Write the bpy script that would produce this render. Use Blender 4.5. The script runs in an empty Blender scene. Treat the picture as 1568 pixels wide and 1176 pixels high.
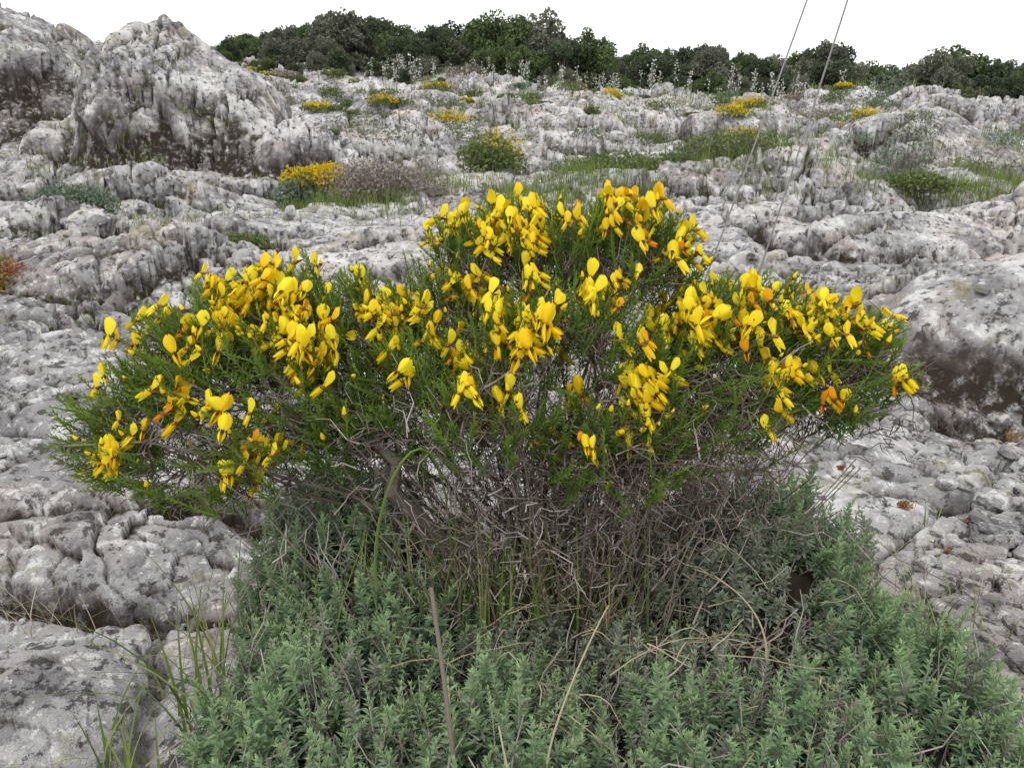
import bpy, math
import numpy as np
rng = np.random.default_rng(11)
f32 = np.float32

# ------------------------------------------------------------------ noise
_perm = np.random.default_rng(3).permutation(256).astype(np.int32)
_perm = np.concatenate([_perm, _perm, _perm])
_g2 = np.random.default_rng(4).uniform(0, 2*math.pi, 256)
_g2 = np.stack([np.cos(_g2), np.sin(_g2)], 1).astype(f32)
_g3 = np.random.default_rng(5).normal(size=(256, 3)); _g3 /= np.linalg.norm(_g3, axis=1)[:, None]
_g3 = _g3.astype(f32)
_j = np.random.default_rng(6).uniform(0, 1, (256, 3)).astype(f32)
_tl = np.random.default_rng(8).uniform(-.5, .5, (256, 3)).astype(f32)
_hh = np.random.default_rng(9).uniform(-.5, .5, 256).astype(f32)

def fade(t): return t*t*t*(t*(t*6-15)+10)

def pn2(x, y):
    x = np.asarray(x, f32); y = np.asarray(y, f32)
    xi = np.floor(x).astype(np.int32); yi = np.floor(y).astype(np.int32)
    xf = x-xi; yf = y-yi; u = fade(xf); v = fade(yf)
    def g(dx, dy):
        h = _perm[_perm[(xi+dx) & 255] + ((yi+dy) & 255)]
        gg = _g2[h]
        return gg[..., 0]*(xf-dx)+gg[..., 1]*(yf-dy)
    a = g(0, 0); b = g(1, 0); c = g(0, 1); d = g(1, 1)
    return (a+(b-a)*u)*(1-v)+(c+(d-c)*u)*v

def pn3(p):
    pi = np.floor(p).astype(np.int32); pf = (p-pi).astype(f32)
    u = fade(pf)
    out = 0
    for dx in (0, 1):
        for dy in (0, 1):
            h2 = _perm[_perm[(pi[:, 0]+dx) & 255]+((pi[:, 1]+dy) & 255)]
            for dz in (0, 1):
                h = _perm[h2+((pi[:, 2]+dz) & 255)]
                gg = _g3[h]
                dot = gg[:, 0]*(pf[:, 0]-dx)+gg[:, 1]*(pf[:, 1]-dy)+gg[:, 2]*(pf[:, 2]-dz)
                w = (u[:, 0] if dx else 1-u[:, 0])*(u[:, 1] if dy else 1-u[:, 1])*(u[:, 2] if dz else 1-u[:, 2])
                out = out+dot*w
    return out

def facet3(p):
    """tilted planar chips in 3-D voronoi cells (8-cell search): height, edge distance"""
    p = p.astype(f32); pi = np.floor(p-.5).astype(np.int32)
    n = len(p); F1 = np.full(n, 9., f32); F2 = F1.copy(); H = np.zeros(n, f32)
    for dx in (0, 1):
        for dy in (0, 1):
            h2 = _perm[_perm[(pi[:, 0]+dx) & 255]+((pi[:, 1]+dy) & 255)]
            for dz in (0, 1):
                k = _perm[h2+((pi[:, 2]+dz) & 255)]
                o = p-(pi+np.array([dx, dy, dz], np.int32)+.5+(_j[k]-.5)*.8)
                d = np.sqrt((o*o).sum(1)); h = _hh[k]+1.7*(o*_tl[k]).sum(1)
                m = d < F1
                F2 = np.where(m, F1, np.minimum(F2, d)); H = np.where(m, h, H); F1 = np.where(m, d, F1)
    return H, F2-F1

def facet(x, y):
    x = np.asarray(x, f32); y = np.asarray(y, f32)
    xi = np.floor(x).astype(np.int32); yi = np.floor(y).astype(np.int32)
    F1 = np.full(x.shape, 9., f32); F2 = F1.copy(); H = np.zeros(x.shape, f32)
    for dx in (-1, 0, 1):
        for dy in (-1, 0, 1):
            k = _perm[_perm[(xi+dx) & 255]+((yi+dy) & 255)]
            j = _j[k]; ox = x-(xi+dx+j[..., 0]); oy = y-(yi+dy+j[..., 1])
            d = np.hypot(ox, oy).astype(f32)
            h = (j[..., 2]-.5)+2.0*(_tl[k, 0]*ox+_tl[k, 1]*oy)
            m = d < F1
            F2 = np.where(m, F1, np.minimum(F2, d)); H = np.where(m, h, H); F1 = np.where(m, d, F1)
    return H, F2-F1

def sstep(a, b, x):
    t = np.clip((x-a)/(b-a), 0, 1); return t*t*(3-2*t)

# ------------------------------------------------------------------ terrain function
BUMPS = [(-4.7, 12.0, 1.5, 1.7, 1.95), (-3.0, 11.2, .9, .9, .85), (-9.2, 14.0, 3.2, 2.5, 2.25),
         (-6.4, 12.3, 1.4, 1.6, .6), (-1.9, 13.0, 1.3, 1.2, .6),
         (8.8, 15.5, 2.4, 1.6, .65), (5.6, 13.5, 1.8, 1.2, .4), (2.85, 4.1, .85, .6, .56),
         (3.3, 6.4, 1.6, .8, .22), (1.9, 6.9, .7, .5, .16), (-1.7, 3.1, 1.2, 1.1, .13), (-1.2, 1.45, .40, .30, .14),
         (-2.6, 5.6, 1.2, .6, .2), (0.5, 16, 2.2, 1.2, .4), (3, 20, 3, 1.5, .5), (-3, 20, 3, 1.5, .6), (12, 24, 4, 2, .6), (7, 27, 3, 1.6, .5), (-1, 29, 3, 1.6, .4)]
CRACKS = [(-1.9, 2.02, -.62, 1.90, .045, .16), (-1.05, 1.95, -.72, 1.15, .03, .10), (-1.25, 2.5, -.85, 2.35, .05, .14), (-3.2, 3.0, -1.4, 2.7, .03, .09),
          (-2.9, 4.3, -1.2, 4.7, .05, .12), (2.1, 5.1, 3.1, 5.2, .09, .20), (1.6, 3.6, 3.0, 3.3, .05, .16), (1.15, 3.0, 2.6, 2.75, .03, .08),
          (.9, 4.6, 2.1, 4.2, .04, .10), (-.2, 5.4, 2.2, 6.1, .06, .14), (1.3, 2.5, 2.6, 2.0, .035, .09), (-4.5, 6.2, -1.5, 6.5, .08, .2), (-2.5, 3.6, -2.1, 2.2, .03, .10),
          (2.6, 6.0, 5.5, 5.6, .06, .16), (1.2, 5.9, 2.6, 5.4, .04, .10)]

def rough_mask(x, y):
    """0 = smooth bare slab, 1 = broken karst"""
    r = np.hypot(x, y)
    m = np.clip(.45+1.9*pn2(x*.42+5.3, y*.55+2.1)+.5*pn2(x*1.3+5.3, y*1.6+2.1), .14, 1)
    m = m*np.interp(r, [0, 3, 5, 8, 15], [.5, .55, .72, 1., 1])
    b = sstep(1.3, .8, np.hypot((x-2.85)/.9, (y-4.1)/.65))
    o = sstep(1.5, .9, np.hypot((x+4.7)/1.6, (y-12)/1.8))
    return m*(1-.8*b)*(1-.2*o)

def terrain_h(x, y):
    x = np.asarray(x, f32); y = np.asarray(y, f32)
    r = np.hypot(x, y)
    k = np.clip(r/4, .12, 1)
    n1 = pn2(x*2.3, y*2.3+8); n2 = pn2(x*7.1, y*7.1+8)
    wx = x+.35*k*pn2(x*.6+3, y*.6)+.06*k*n1+.03*k*n2
    wy = y+.35*k*pn2(x*.6+30, y*.6+11)+.06*k*pn2(x*2.3+40, y*2.3+8)+.03*k*pn2(x*7.1+30, y*7.1)
    c_, s_ = math.cos(.25), math.sin(.25)
    wx, wy = wx*c_+wy*s_, -wx*s_+wy*c_
    base = np.interp(y, [-60, 0, 1.5, 3, 5, 7.2, 8.6, 12, 18, 25, 32, 40, 60, 400],
                     [-1.5, 0, 0, .02, .13, .38, .30, .50, .70, 1.12, 1.42, 1.72, 2.1, 4])
    base = base-np.clip(x, -60, 60)*.064*sstep(10, 42, y)
    A = np.interp(r, [0, 1.5, 3, 6, 12, 25, 60, 400], [0.02, .06, .12, .24, .42, .58, .6, 1.5])
    a = np.abs(pn2(wx/4.2+7, wy/2.4))
    h = base+A*(2.0*a-.42)
    f1, e1 = facet(wx/2.7+20, wy/1.35+20)
    f2, e2 = facet(wx/.95+70, wy/.5+20)
    f3, e3 = facet(wx/.33+30, wy/.2+40)
    m2 = rough_mask(x, y)
    h = h+A*.75*f1*sstep(-.02, .05, e1)-A*.30*np.exp(-e1/.025)
    h = h+np.clip(A, .02, .36)*m2*(.74*f2*sstep(-.02, .05, e2)-.36*np.exp(-e2/.03))
    h = h+np.clip(A, .02, .24)*m2**1.4*(.28*f3-.10*np.exp(-e3/.05))
    for (cx, cy, rx, ry, H) in BUMPS:
        dd = np.hypot((x-cx)/rx, (y-cy)/ry)
        m = dd < 1.9
        if m.any():
            q = dd[m]+.26*pn2(x[m]*1.1/rx+cx, y[m]*1.1/ry)+.20*f2[m]*m2[m]+.12*f1[m]
            h[m] = h[m]+H*(.5*sstep(1.2, .65, q)+.5*np.clip((1.0-q)/.9, 0, 1))
    for (x0, y0, x1, y1, w, dp) in CRACKS:
        dx, dy = x1-x0, y1-y0
        t = np.clip(((x-x0)*dx+(y-y0)*dy)/(dx*dx+dy*dy), 0, 1)
        d = np.hypot(x-x0-t*dx+w*2.2*n1, y-y0-t*dy+w*1.8*n2+w*1.2*n1)
        h = h-dp*np.exp(-(d/w)**2)*np.clip(np.minimum(t, 1-t)*6+.2, 0, 1)
    fl = sstep(1.15, .75, np.abs(x-.1))*sstep(2.35, 1.9, y)
    return (h*(1-fl)+.02*fl).astype(f32)

# ------------------------------------------------------------------ mesh accumulator
class Acc:
    def __init__(s): s.v = []; s.f = []; s.n = 0; s.r = []; s.t = []
    def add(s, v, faces, mat=0, rnd=0., tp=0.):
        v = np.asarray(v, f32).reshape(-1, 3); n = len(v)
        s.v.append(v)
        s.r.append(np.broadcast_to(np.asarray(rnd, f32), (n,))); s.t.append(np.broadcast_to(np.asarray(tp, f32), (n,)))
        for f in (faces if isinstance(faces, list) else [faces]):
            f = np.asarray(f, np.int64); s.f.append((f+s.n, mat))
        s.n += n
    def inst(s, tv, tf, M, T, mat=0, rnd=None, tp=None):
        N = len(T); V = len(tv)
        v = np.einsum('nij,vj->nvi', M, tv)+T[:, None, :]
        r = np.repeat(rnd if rnd is not None else rng.uniform(size=N), V)
        t = np.tile(tp if tp is not None else np.zeros(V), N)
        f = (np.asarray(tf)[None]+(np.arange(N)*V)[:, None, None]).reshape(-1, len(tf[0]))
        s.add(v.reshape(-1, 3), f, mat, r, t)
    def tubes(s, P, R, mat=0, rnd=None, sides=3):
        P = np.asarray(P, f32); N, K, _ = P.shape
        R = np.broadcast_to(np.asarray(R, f32), (N, K))
        T = np.gradient(P, axis=1); T /= np.linalg.norm(T, axis=2, keepdims=True)+1e-9
        ref = np.where(np.abs(T[:, :1, 2:3]) > .8, np.array([1., 0, 0]), np.array([0, 0, 1.]))
        a = np.cross(T, ref); a /= np.linalg.norm(a, axis=2, keepdims=True)+1e-9
        b = np.cross(T, a)
        th = np.arange(sides)*2*math.pi/sides
        v = P[:, :, None]+R[:, :, None, None]*(a[:, :, None]*np.cos(th)[None, None, :, None]+b[:, :, None]*np.sin(th)[None, None, :, None])
        k, q = np.meshgrid(np.arange(K-1), np.arange(sides), indexing='ij')
        q2 = (q+1) % sides
        f = np.stack([k*sides+q, k*sides+q2, (k+1)*sides+q2, (k+1)*sides+q], -1).reshape(-1, 4)
        f = (f[None]+(np.arange(N)*K*sides)[:, None, None]).reshape(-1, 4)
        r = np.repeat(rnd if rnd is not None else rng.uniform(size=N), K*sides)
        t = np.tile(np.repeat(np.linspace(0, 1, K), sides), N)
        s.add(v, f, mat, r, t)
    def build(s, name, mats, smooth=False, parent=None):
        me = bpy.data.meshes.new(name)
        v = np.concatenate(s.v); me.vertices.add(len(v)); me.vertices.foreach_set('co', v.ravel())
        loops = np.concatenate([f.ravel() for f, _ in s.f]).astype(np.int32)
        tot = np.concatenate([np.full(len(f), f.shape[1]) for f, _ in s.f])
        mi = np.concatenate([np.full(len(f), m) for f, m in s.f]).astype(np.int32)
        st = np.concatenate([[0], np.cumsum(tot)[:-1]]).astype(np.int32)
        me.loops.add(len(loops)); me.loops.foreach_set('vertex_index', loops)
        me.polygons.add(len(tot)); me.polygons.foreach_set('loop_start', st)
        me.polygons.foreach_set('material_index', mi)
        me.polygons.foreach_set('use_smooth', np.full(len(tot), smooth))
        me.update(calc_edges=True)
        for nm, arr in (('rnd', s.r), ('tp', s.t)):
            at = me.attributes.new(nm, 'FLOAT', 'POINT'); at.data.foreach_set('value', np.concatenate(arr).astype(f32))
        for m in mats: me.materials.append(m)
        ob = bpy.data.objects.new(name, me); bpy.context.scene.collection.objects.link(ob)
        if parent: ob.parent = parent
        return ob

def empty(name):
    e = bpy.data.objects.new(name, None); bpy.context.scene.collection.objects.link(e); e.empty_display_size = .1
    return e

def nrm(a): return a/(np.linalg.norm(a, axis=-1, keepdims=True)+1e-9)

def frames(Y, Zhint):
    Y = nrm(Y); X = nrm(np.cross(Y, Zhint)); Z = np.cross(X, Y)
    return np.stack([X, Y, Z], -1)

# ------------------------------------------------------------------ materials
def newmat(name):
    m = bpy.data.materials.new(name); m.use_nodes = True
    nt = m.node_tree; nt.nodes.clear()
    return m, nt, nt.nodes, nt.links

def ramp(n, l, src, stops):
    r = n.new('ShaderNodeValToRGB'); e = r.color_ramp.elements
    while len(e) < len(stops): e.new(.5)
    for i, (p, c) in enumerate(stops):
        e[i].position = p; e[i].color = (*c, 1) if len(c) == 3 else c
    l.new(src, r.inputs[0]); return r

def leafmat(name, cols, tip=None, transl=.25, gloss=0., tipw=1.):
    m, nt, n, l = newmat(name)
    a = n.new('ShaderNodeAttribute'); a.attribute_name = 'rnd'
    r = ramp(n, l, a.outputs['Fac'], [(i/max(1, len(cols)-1), c) for i, c in enumerate(cols)])
    col = r.outputs[0]
    if tip:
        t = n.new('ShaderNodeAttribute'); t.attribute_name = 'tp'
        mu = n.new('ShaderNodeMath'); mu.operation = 'MULTIPLY'; mu.inputs[1].default_value = tipw; l.new(t.outputs['Fac'], mu.inputs[0])
        mx = n.new('ShaderNodeMix'); mx.data_type = 'RGBA'; l.new(mu.outputs[0], mx.inputs[0]); l.new(col, mx.inputs[6]); mx.inputs[7].default_value = (*tip, 1)
        col = mx.outputs[2]
    if gloss:
        p = n.new('ShaderNodeBsdfPrincipled'); p.inputs['Roughness'].default_value = .5
        p.inputs['Specular IOR Level'].default_value = gloss; l.new(col, p.inputs['Base Color'])
    else:
        p = n.new('ShaderNodeBsdfDiffuse'); l.new(col, p.inputs['Color'])
    o = n.new('ShaderNodeOutputMaterial')
    if transl > 0:
        tr = n.new('ShaderNodeBsdfTranslucent'); l.new(col, tr.inputs['Color'])
        ms = n.new('ShaderNodeMixShader'); ms.inputs[0].default_value = transl
        l.new(p.outputs[0], ms.inputs[1]); l.new(tr.outputs[0], ms.inputs[2]); l.new(ms.outputs[0], o.inputs[0])
    else: l.new(p.outputs[0], o.inputs[0])
    return m

def rockmat(name):
    m, nt, n, l = newmat(name)
    tc = n.new('ShaderNodeTexCoord'); co = tc.outputs['Object']
    def noise(scale, detail=6, rough=.6, dist=0., off=None):
        q = n.new('ShaderNodeTexNoise'); q.inputs['Scale'].default_value = scale; q.inputs['Detail'].default_value = detail
        q.inputs['Roughness'].default_value = rough; q.inputs['Distortion'].default_value = dist
        if off:
            mp = n.new('ShaderNodeMapping'); mp.inputs['Location'].default_value = off; l.new(co, mp.inputs[0]); l.new(mp.outputs[0], q.inputs['Vector'])
        else: l.new(co, q.inputs['Vector'])
        return q.outputs['Fac']
    def mix(f, a, b, mode='MIX'):
        x = n.new('ShaderNodeMix'); x.data_type = 'RGBA'; x.blend_type = mode
        if isinstance(f, (int, float)): x.inputs[0].default_value = f
        else: l.new(f, x.inputs[0])
        for i, c in ((6, a), (7, b)):
            if isinstance(c, tuple): x.inputs[i].default_value = (*c, 1)
            else: l.new(c, x.inputs[i])
        return x.outputs[2]
    def th(src, a, b, mx=1.):
        lo, hi = min(a, b), max(a, b)
        q = n.new('ShaderNodeMapRange'); q.inputs[1].default_value = lo; q.inputs[2].default_value = hi
        q.inputs[3].default_value = 0. if a < b else mx; q.inputs[4].default_value = mx if a < b else 0.
        l.new(src, q.inputs[0]); return q.outputs[0]
    def mul(a, b):
        q = n.new('ShaderNodeMath'); q.operation = 'MULTIPLY'; l.new(a, q.inputs[0]); l.new(b, q.inputs[1]); return q.outputs[0]
    big = noise(.8, 6, .68)
    reg = noise(.22, 3, .6, 0, (3, 3, 3))
    c = mix(th(big, .43, .56), (.62, .60, .585), (.40, .388, .388))
    med = noise(3.2, 7, .70, 0, (2, 8, 3))
    c = mix(th(noise(1.3, 4, .65, 0, (9, 1, 7)), .53, .63, .6), c, (.50, .40, .335))
    c = mix(th(reg, .48, .60, .6), c, (.25, .24, .245))
    c = mix(th(med, .525, .575, .8), c, (.21, .20, .205))
    c = mix(th(med, .45, .40, .75), c, (.70, .69, .675))
    sm = noise(14, 6, .72, 0, (4, 4, 4))
    c = mix(th(sm, .55, .59, .9), c, (.075, .07, .07))
    c = mix(th(sm, .43, .39, .65), c, (.74, .74, .71))
    c = mix(th(noise(2.7, 5, .75, 0, (14, 2, 4)), .57, .63, .5), c, (.31, .30, .17))
    av = n.new('ShaderNodeAttribute'); av.attribute_name = 'rnd'   # crevice shade painted into the colour, plus soil under the gravel
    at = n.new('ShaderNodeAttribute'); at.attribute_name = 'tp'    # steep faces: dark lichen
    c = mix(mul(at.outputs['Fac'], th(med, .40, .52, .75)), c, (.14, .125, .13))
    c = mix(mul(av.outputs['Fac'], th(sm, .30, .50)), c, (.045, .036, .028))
    p = n.new('ShaderNodeBsdfDiffuse'); p.inputs['Roughness'].default_value = .3
    l.new(c, p.inputs['Color'])
    nb = None
    for src, dist_, st in ((noise(7, 7, .75), .045, 1.), (noise(50, 3, .8), .005, 1.)):
        b = n.new('ShaderNodeBump'); b.inputs['Distance'].default_value = dist_; b.inputs['Strength'].default_value = st
        l.new(src, b.inputs['Height'])
        if nb: l.new(nb, b.inputs['Normal'])
        nb = b.outputs[0]
    l.new(nb, p.inputs['Normal'])
    o = n.new('ShaderNodeOutputMaterial'); l.new(p.outputs[0], o.inputs[0])
    return m

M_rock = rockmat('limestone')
M_petal = leafmat('petal_yellow', [(.86, .56, .008), (.90, .70, .015), (.92, .77, .03)], transl=.30, gloss=.2)
M_wilt = leafmat('petal_orange', [(.62, .24, .01), (.75, .38, .01)], transl=.2)
M_calyx = leafmat('calyx', [(.16, .07, .02), (.22, .13, .03)], transl=0.)
M_broom = leafmat('broom_leaf', [(.07, .13, .022), (.12, .20, .035), (.19, .28, .055)], tip=(.27, .36, .07), transl=.3, tipw=.6)
M_twig = leafmat('twig_brown', [(.075, .055, .045), (.15, .115, .095), (.25, .21, .18)], transl=0.)
M_twigg = leafmat('twig_grey', [(.13, .11, .095), (.25, .22, .195), (.42, .39, .35)], transl=0.)
M_sage = leafmat('sage_leaf', [(.11, .18, .11), (.17, .265, .155), (.26, .35, .22)], tip=(.36, .49, .24), transl=.25, tipw=.9)
M_sagegrey = leafmat('sage_leaf_grey', [(.16, .19, .14), (.25, .28, .21), (.34, .36, .29)], tip=(.36, .41, .28), transl=.2, tipw=.5)
M_sageshade = leafmat('sage_inner_shade', [(.03, .03, .02), (.05, .04, .028)], transl=0.)  # near-black colour standing in for shade inside the sage mound
M_grass = leafmat('grass_green', [(.11, .16, .04), (.17, .24, .06), (.30, .32, .12)], transl=.3)
M_straw = leafmat('straw', [(.30, .25, .16), (.50, .44, .32), (.20, .14, .08)], transl=.1)
M_tree = leafmat('tree_leaf', [(.045, .06, .038), (.08, .10, .06), (.14, .16, .10)], transl=.2)
M_treeg = leafmat('tree_leaf_olive', [(.09, .095, .07), (.15, .155, .115), (.24, .24, .18)], transl=.2)
M_treed = leafmat('tree_leaf_bright', [(.06, .08, .038), (.11, .145, .062), (.18, .22, .10)], transl=.2)
M_bark = leafmat('bark', [(.08, .065, .055), (.13, .11, .09)], transl=0.)
M_midg = leafmat('scrub_green', [(.08, .11, .04), (.14, .175, .065), (.23, .26, .11)], transl=.2)
M_midb = leafmat('scrub_bluegreen', [(.09, .13, .09), (.15, .20, .14), (.23, .28, .20)], transl=.15)
M_midy = leafmat('scrub_yellow', [(.50, .35, .01), (.68, .50, .015), (.25, .25, .03)], transl=.2)
M_brown = leafmat('scrub_dry', [(.15, .12, .10), (.25, .21, .185), (.34, .30, .26)], transl=0.)
M_red = leafmat('stonecrop_red', [(.34, .05, .04), (.42, .12, .07), (.16, .20, .05), (.24, .27, .09)], transl=.15)
M_white = leafmat('asphodel_white', [(.45, .42, .38), (.6, .58, .54)], transl=.1)
M_wire = leafmat('wire_grey', [(.22, .21, .21), (.26, .25, .25)], transl=0., gloss=.4)

# ------------------------------------------------------------------ terrain mesh
RR_ = np.concatenate([np.geomspace(.35, 60, 960), np.geomspace(60, 600, 40)[1:]])
def build_terrain():
    th = np.concatenate([np.radians(np.linspace(-50, 50, 1150)), np.radians(np.linspace(50, 310, 110)[1:-1])])
    rr = RR_
    C = len(th); Rn = len(rr)
    TH, RR = np.meshgrid(th, rr)
    X = (RR*np.sin(TH)).astype(f32); Y = (RR*np.cos(TH)).astype(f32)
    H = terrain_h(X.ravel(), Y.ravel()).reshape(X.shape)
    def blur(a, w):
        for ax in (0, 1):
            p = np.pad(a, [(w, w) if i == ax else (0, 0) for i in (0, 1)], mode='edge')
            cs = np.cumsum(p.astype(np.float64), axis=ax)
            a = (np.take(cs, range(2*w, p.shape[ax]), ax)-np.take(cs, range(0, p.shape[ax]-2*w), ax))/(2*w)
        return a
    P = np.stack([X, Y, H], -1)
    Ps = P.copy(); Ps[..., 2] = blur(H, 3)
    dr = np.gradient(Ps, axis=0); dt = np.gradient(Ps, axis=1)
    Nn = nrm(np.cross(dt, dr)); Nn *= np.sign(Nn[..., 2:3]+1e-6)
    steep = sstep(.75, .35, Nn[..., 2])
    Nn = nrm(Nn+np.array([0, 0, .25]))
    pf = P.reshape(-1, 3); rfl = RR.ravel()
    A3 = np.clip(.017*rfl, .010, .14)
    fl = sstep(1.1, .8, np.abs(pf[:, 0]-.1))*sstep(2.2, 1.9, pf[:, 1]); A3 = A3*(1-fl*.8)
    RM = rough_mask(pf[:, 0], pf[:, 1])
    w = np.stack([pn3(pf*2.1), pn3(pf*2.1+40), pn3(pf*2.1+80)], 1)
    w2 = np.stack([pn3(pf*9), pn3(pf*9+40), pn3(pf*9+80)], 1)
    d = pn3(pf*1.6)*.35*A3
    q = pf*np.array([1, 1, 1.5], f32)
    h, e = facet3(q*1.1+w*.3+w2*.04); d += A3*(.5+.5*RM)*(1.5*h-.42*np.exp(-e/.035))
    h, e = facet3(q*3.2+w*.4+w2*.16); d += np.minimum(A3, .075)*(RM*1.15+.08)*(1.2*h-.36*np.exp(-e/.06))
    near = sstep(18, 10, rfl)
    h, e = facet3(q*10.+w*.6+w2*.4+20); d += np.minimum(A3, .026)*near*(RM+.06)*(1.1*h-.2*np.exp(-e/.08))
    d += pn3(pf*24.)*np.minimum(A3, .02)*.3
    P = (pf+Nn.reshape(-1, 3)*d[:, None]).reshape(P.shape)
    z = P[..., 2]
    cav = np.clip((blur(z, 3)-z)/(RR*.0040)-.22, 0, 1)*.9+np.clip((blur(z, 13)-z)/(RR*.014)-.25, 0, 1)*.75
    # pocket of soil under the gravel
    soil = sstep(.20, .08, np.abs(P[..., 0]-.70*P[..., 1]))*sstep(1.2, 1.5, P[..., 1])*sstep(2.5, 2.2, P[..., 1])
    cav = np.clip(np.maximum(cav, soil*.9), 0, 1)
    a = Acc()
    i, j = np.meshgrid(np.arange(Rn-1), np.arange(C), indexing='ij'); j2 = (j+1) % C
    f = np.stack([i*C+j, (i+1)*C+j, (i+1)*C+j2, i*C+j2], -1).reshape(-1, 4)[:, ::-1]
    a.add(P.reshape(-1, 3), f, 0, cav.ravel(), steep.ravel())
    nv = a.n
    a.add(np.array([[0, 0, float(z[0].mean())]]), np.stack([np.arange(C)-nv, (np.arange(C)+1) % C-nv, np.zeros(C, int)], -1), 0, 0, 0)
    a.build('rocky_ground', [M_rock], smooth=True)
    return P, cav
TP, TC = build_terrain()
def surf(x, y):
    """height of the finished ground"""
    r = np.hypot(x, y); i = np.clip(np.searchsorted(RR_, r), 0, len(RR_)-1)
    t = np.degrees(np.arctan2(x, y)); j = np.clip(np.round((t+50)/100*1149).astype(int), 0, 1149)
    return TP[i, j, 2]

# ------------------------------------------------------------------ templates
LEAF_V = np.array([[0, 0, 0], [-.5, .5, .12], [0, .5, 0], [.5, .5, .12], [0, 1, 0.02]], f32)
LEAF_F = np.array([[0, 2, 1], [0, 3, 2], [1, 2, 4], [2, 3, 4]])
QUAD_V = np.array([[0, -.5, 0], [.5, 0, .08], [0, .5, 0], [-.5, 0, .08]], f32); QUAD_F = np.array([[0, 1, 2, 3]])

def blades(acc, P, H, W, lean, mat, rnd=None, seg=4):
    N = len(P); az = rng.uniform(0, 2*math.pi, N); s = np.linspace(0, 1, seg)
    d = np.stack([np.cos(az), np.sin(az), 0*az], 1); sd = np.stack([-np.sin(az), np.cos(az), 0*az], 1)
    L = lean*rng.uniform(.3, 1.3, N)
    c = P[:, None]+(d[:, None]*(s**2)[None, :, None]*(L*H)[:, None, None])
    c[..., 2] += s[None]*H[:, None]*(1-.35*L[:, None]*s[None])
    w = (W[:, None]*(1-s[None]**1.5)*.5+.0002)[..., None]*sd[:, None]
    v = np.stack([c-w, c+w], 2)
    k = np.arange(seg-1)
    f = np.stack([2*k, 2*k+1, 2*k+3, 2*k+2], -1)
    f = (f[None]+(np.arange(N)*seg*2)[:, None, None]).reshape(-1, 4)
    r = np.repeat(rnd if rnd is not None else rng.uniform(size=N), seg*2)
    acc.add(v, f, mat, r, np.tile(np.repeat(s, 2), N))

def leafy(acc, P0, D, L, K, per, ll, lw, mat, rnd=None, el0=.25, el1=1.1, s0=.05, bend=.15, stem=None, stemmat=None, taper=.5):
    N = len(P0); D = nrm(D)
    ref = nrm(rng.normal(size=(N, 3))); A = nrm(np.cross(D, ref)); B = np.cross(D, A)
    s = np.linspace(s0, 1, K)
    bd = A*(bend*L)[:, None]
    node = P0[:, None]+D[:, None]*(L[:, None]*s[None])[..., None]+bd[:, None]*(s**2)[None, :, None]
    if stem:
        ss = np.linspace(0, 1, 4)
        sp = P0[:, None]+D[:, None]*(L[:, None]*ss[None])[..., None]+bd[:, None]*(ss**2)[None, :, None]
        acc.tubes(sp, stem*np.linspace(1, .5, 4)[None], stemmat, rnd)
    ph = rng.uniform(0, 6.28, N)
    j = np.arange(per)
    az = ph[:, None, None]+(np.arange(K)*(math.pi/2 if per == 2 else (math.pi/4 if per == 4 else 2.4)))[None, :, None]+(j*2*math.pi/per)[None, None]+rng.normal(0, .25, (N, K, per))
    el = (el0+(el1-el0)*s**2)[None, :, None]+rng.normal(0, .2, (N, K, per))
    side = A[:, None, None]*np.cos(az)[..., None]+B[:, None, None]*np.sin(az)[..., None]
    Dn = D[:, None, None]
    Y = side*np.cos(el)[..., None]+Dn*np.sin(el)[..., None]
    Z = Dn*np.cos(el)[..., None]-side*np.sin(el)[..., None]
    Fm = frames(Y.reshape(-1, 3), Z.reshape(-1, 3))
    size_i = rng.uniform(.75, 1.2, N)[:, None, None]
    sz = (ll*(1-taper*s**2))[None, :, None]*rng.uniform(.8, 1.15, (N, K, per))*size_i
    sz = sz.reshape(-1)
    S = np.stack([sz*lw, sz, sz], -1)
    Mx = Fm*S[:, None, :]
    T = np.broadcast_to(node[:, :, None], (N, K, per, 3)).reshape(-1, 3)
    base = rnd if rnd is not None else rng.uniform(size=N)
    r = np.clip(np.repeat(base, K*per)*.7+rng.uniform(0, .3, N*K*per), 0, 1)
    V = len(LEAF_V)
    v = np.einsum('nij,vj->nvi', Mx, LEAF_V)+T[:, None]
    f = (LEAF_F[None]+(np.arange(len(T))*V)[:, None, None]).reshape(-1, 3)
    tp = np.repeat(np.broadcast_to((s**2)[None, :, None], (N, K, per)).reshape(-1), V)
    acc.add(v, f, mat, np.repeat(r, V), tp)

def cloud(acc, c, rad, n, size, mat, clumps=14, rnd_bias=0.):
    c = np.asarray(c, float); rad = np.asarray(rad, float)
    d = nrm(rng.normal(size=(clumps, 3))); d[:, 2] = np.abs(d[:, 2])*1.0-.15
    cc = c+d*rad*rng.uniform(.35, .8, (clumps, 1))
    k = rng.integers(0, clumps, n)
    q = nrm(rng.normal(size=(n, 3)))*rng.uniform(.5, 1.0, (n, 1))**.6*rad*.42
    P = cc[k]+q
    Yd = nrm(q/rad+rng.normal(0, .8, (n, 3))); Z = nrm(rng.normal(size=(n, 3)))
    F = frames(Yd, Z); s = size*rng.uniform(.6, 1.4, n)
    cb = rng.uniform(0, .5, clumps)
    r = np.clip(cb[k]+rng.uniform(0, .45, n)+rnd_bias+.12*q[:, 2]/rad[2], 0, 1)
    acc.inst(QUAD_V*np.array([.7, 1.3, 1]), QUAD_F, F*s[:, None, None], P, mat, r)
    return cc

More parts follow.
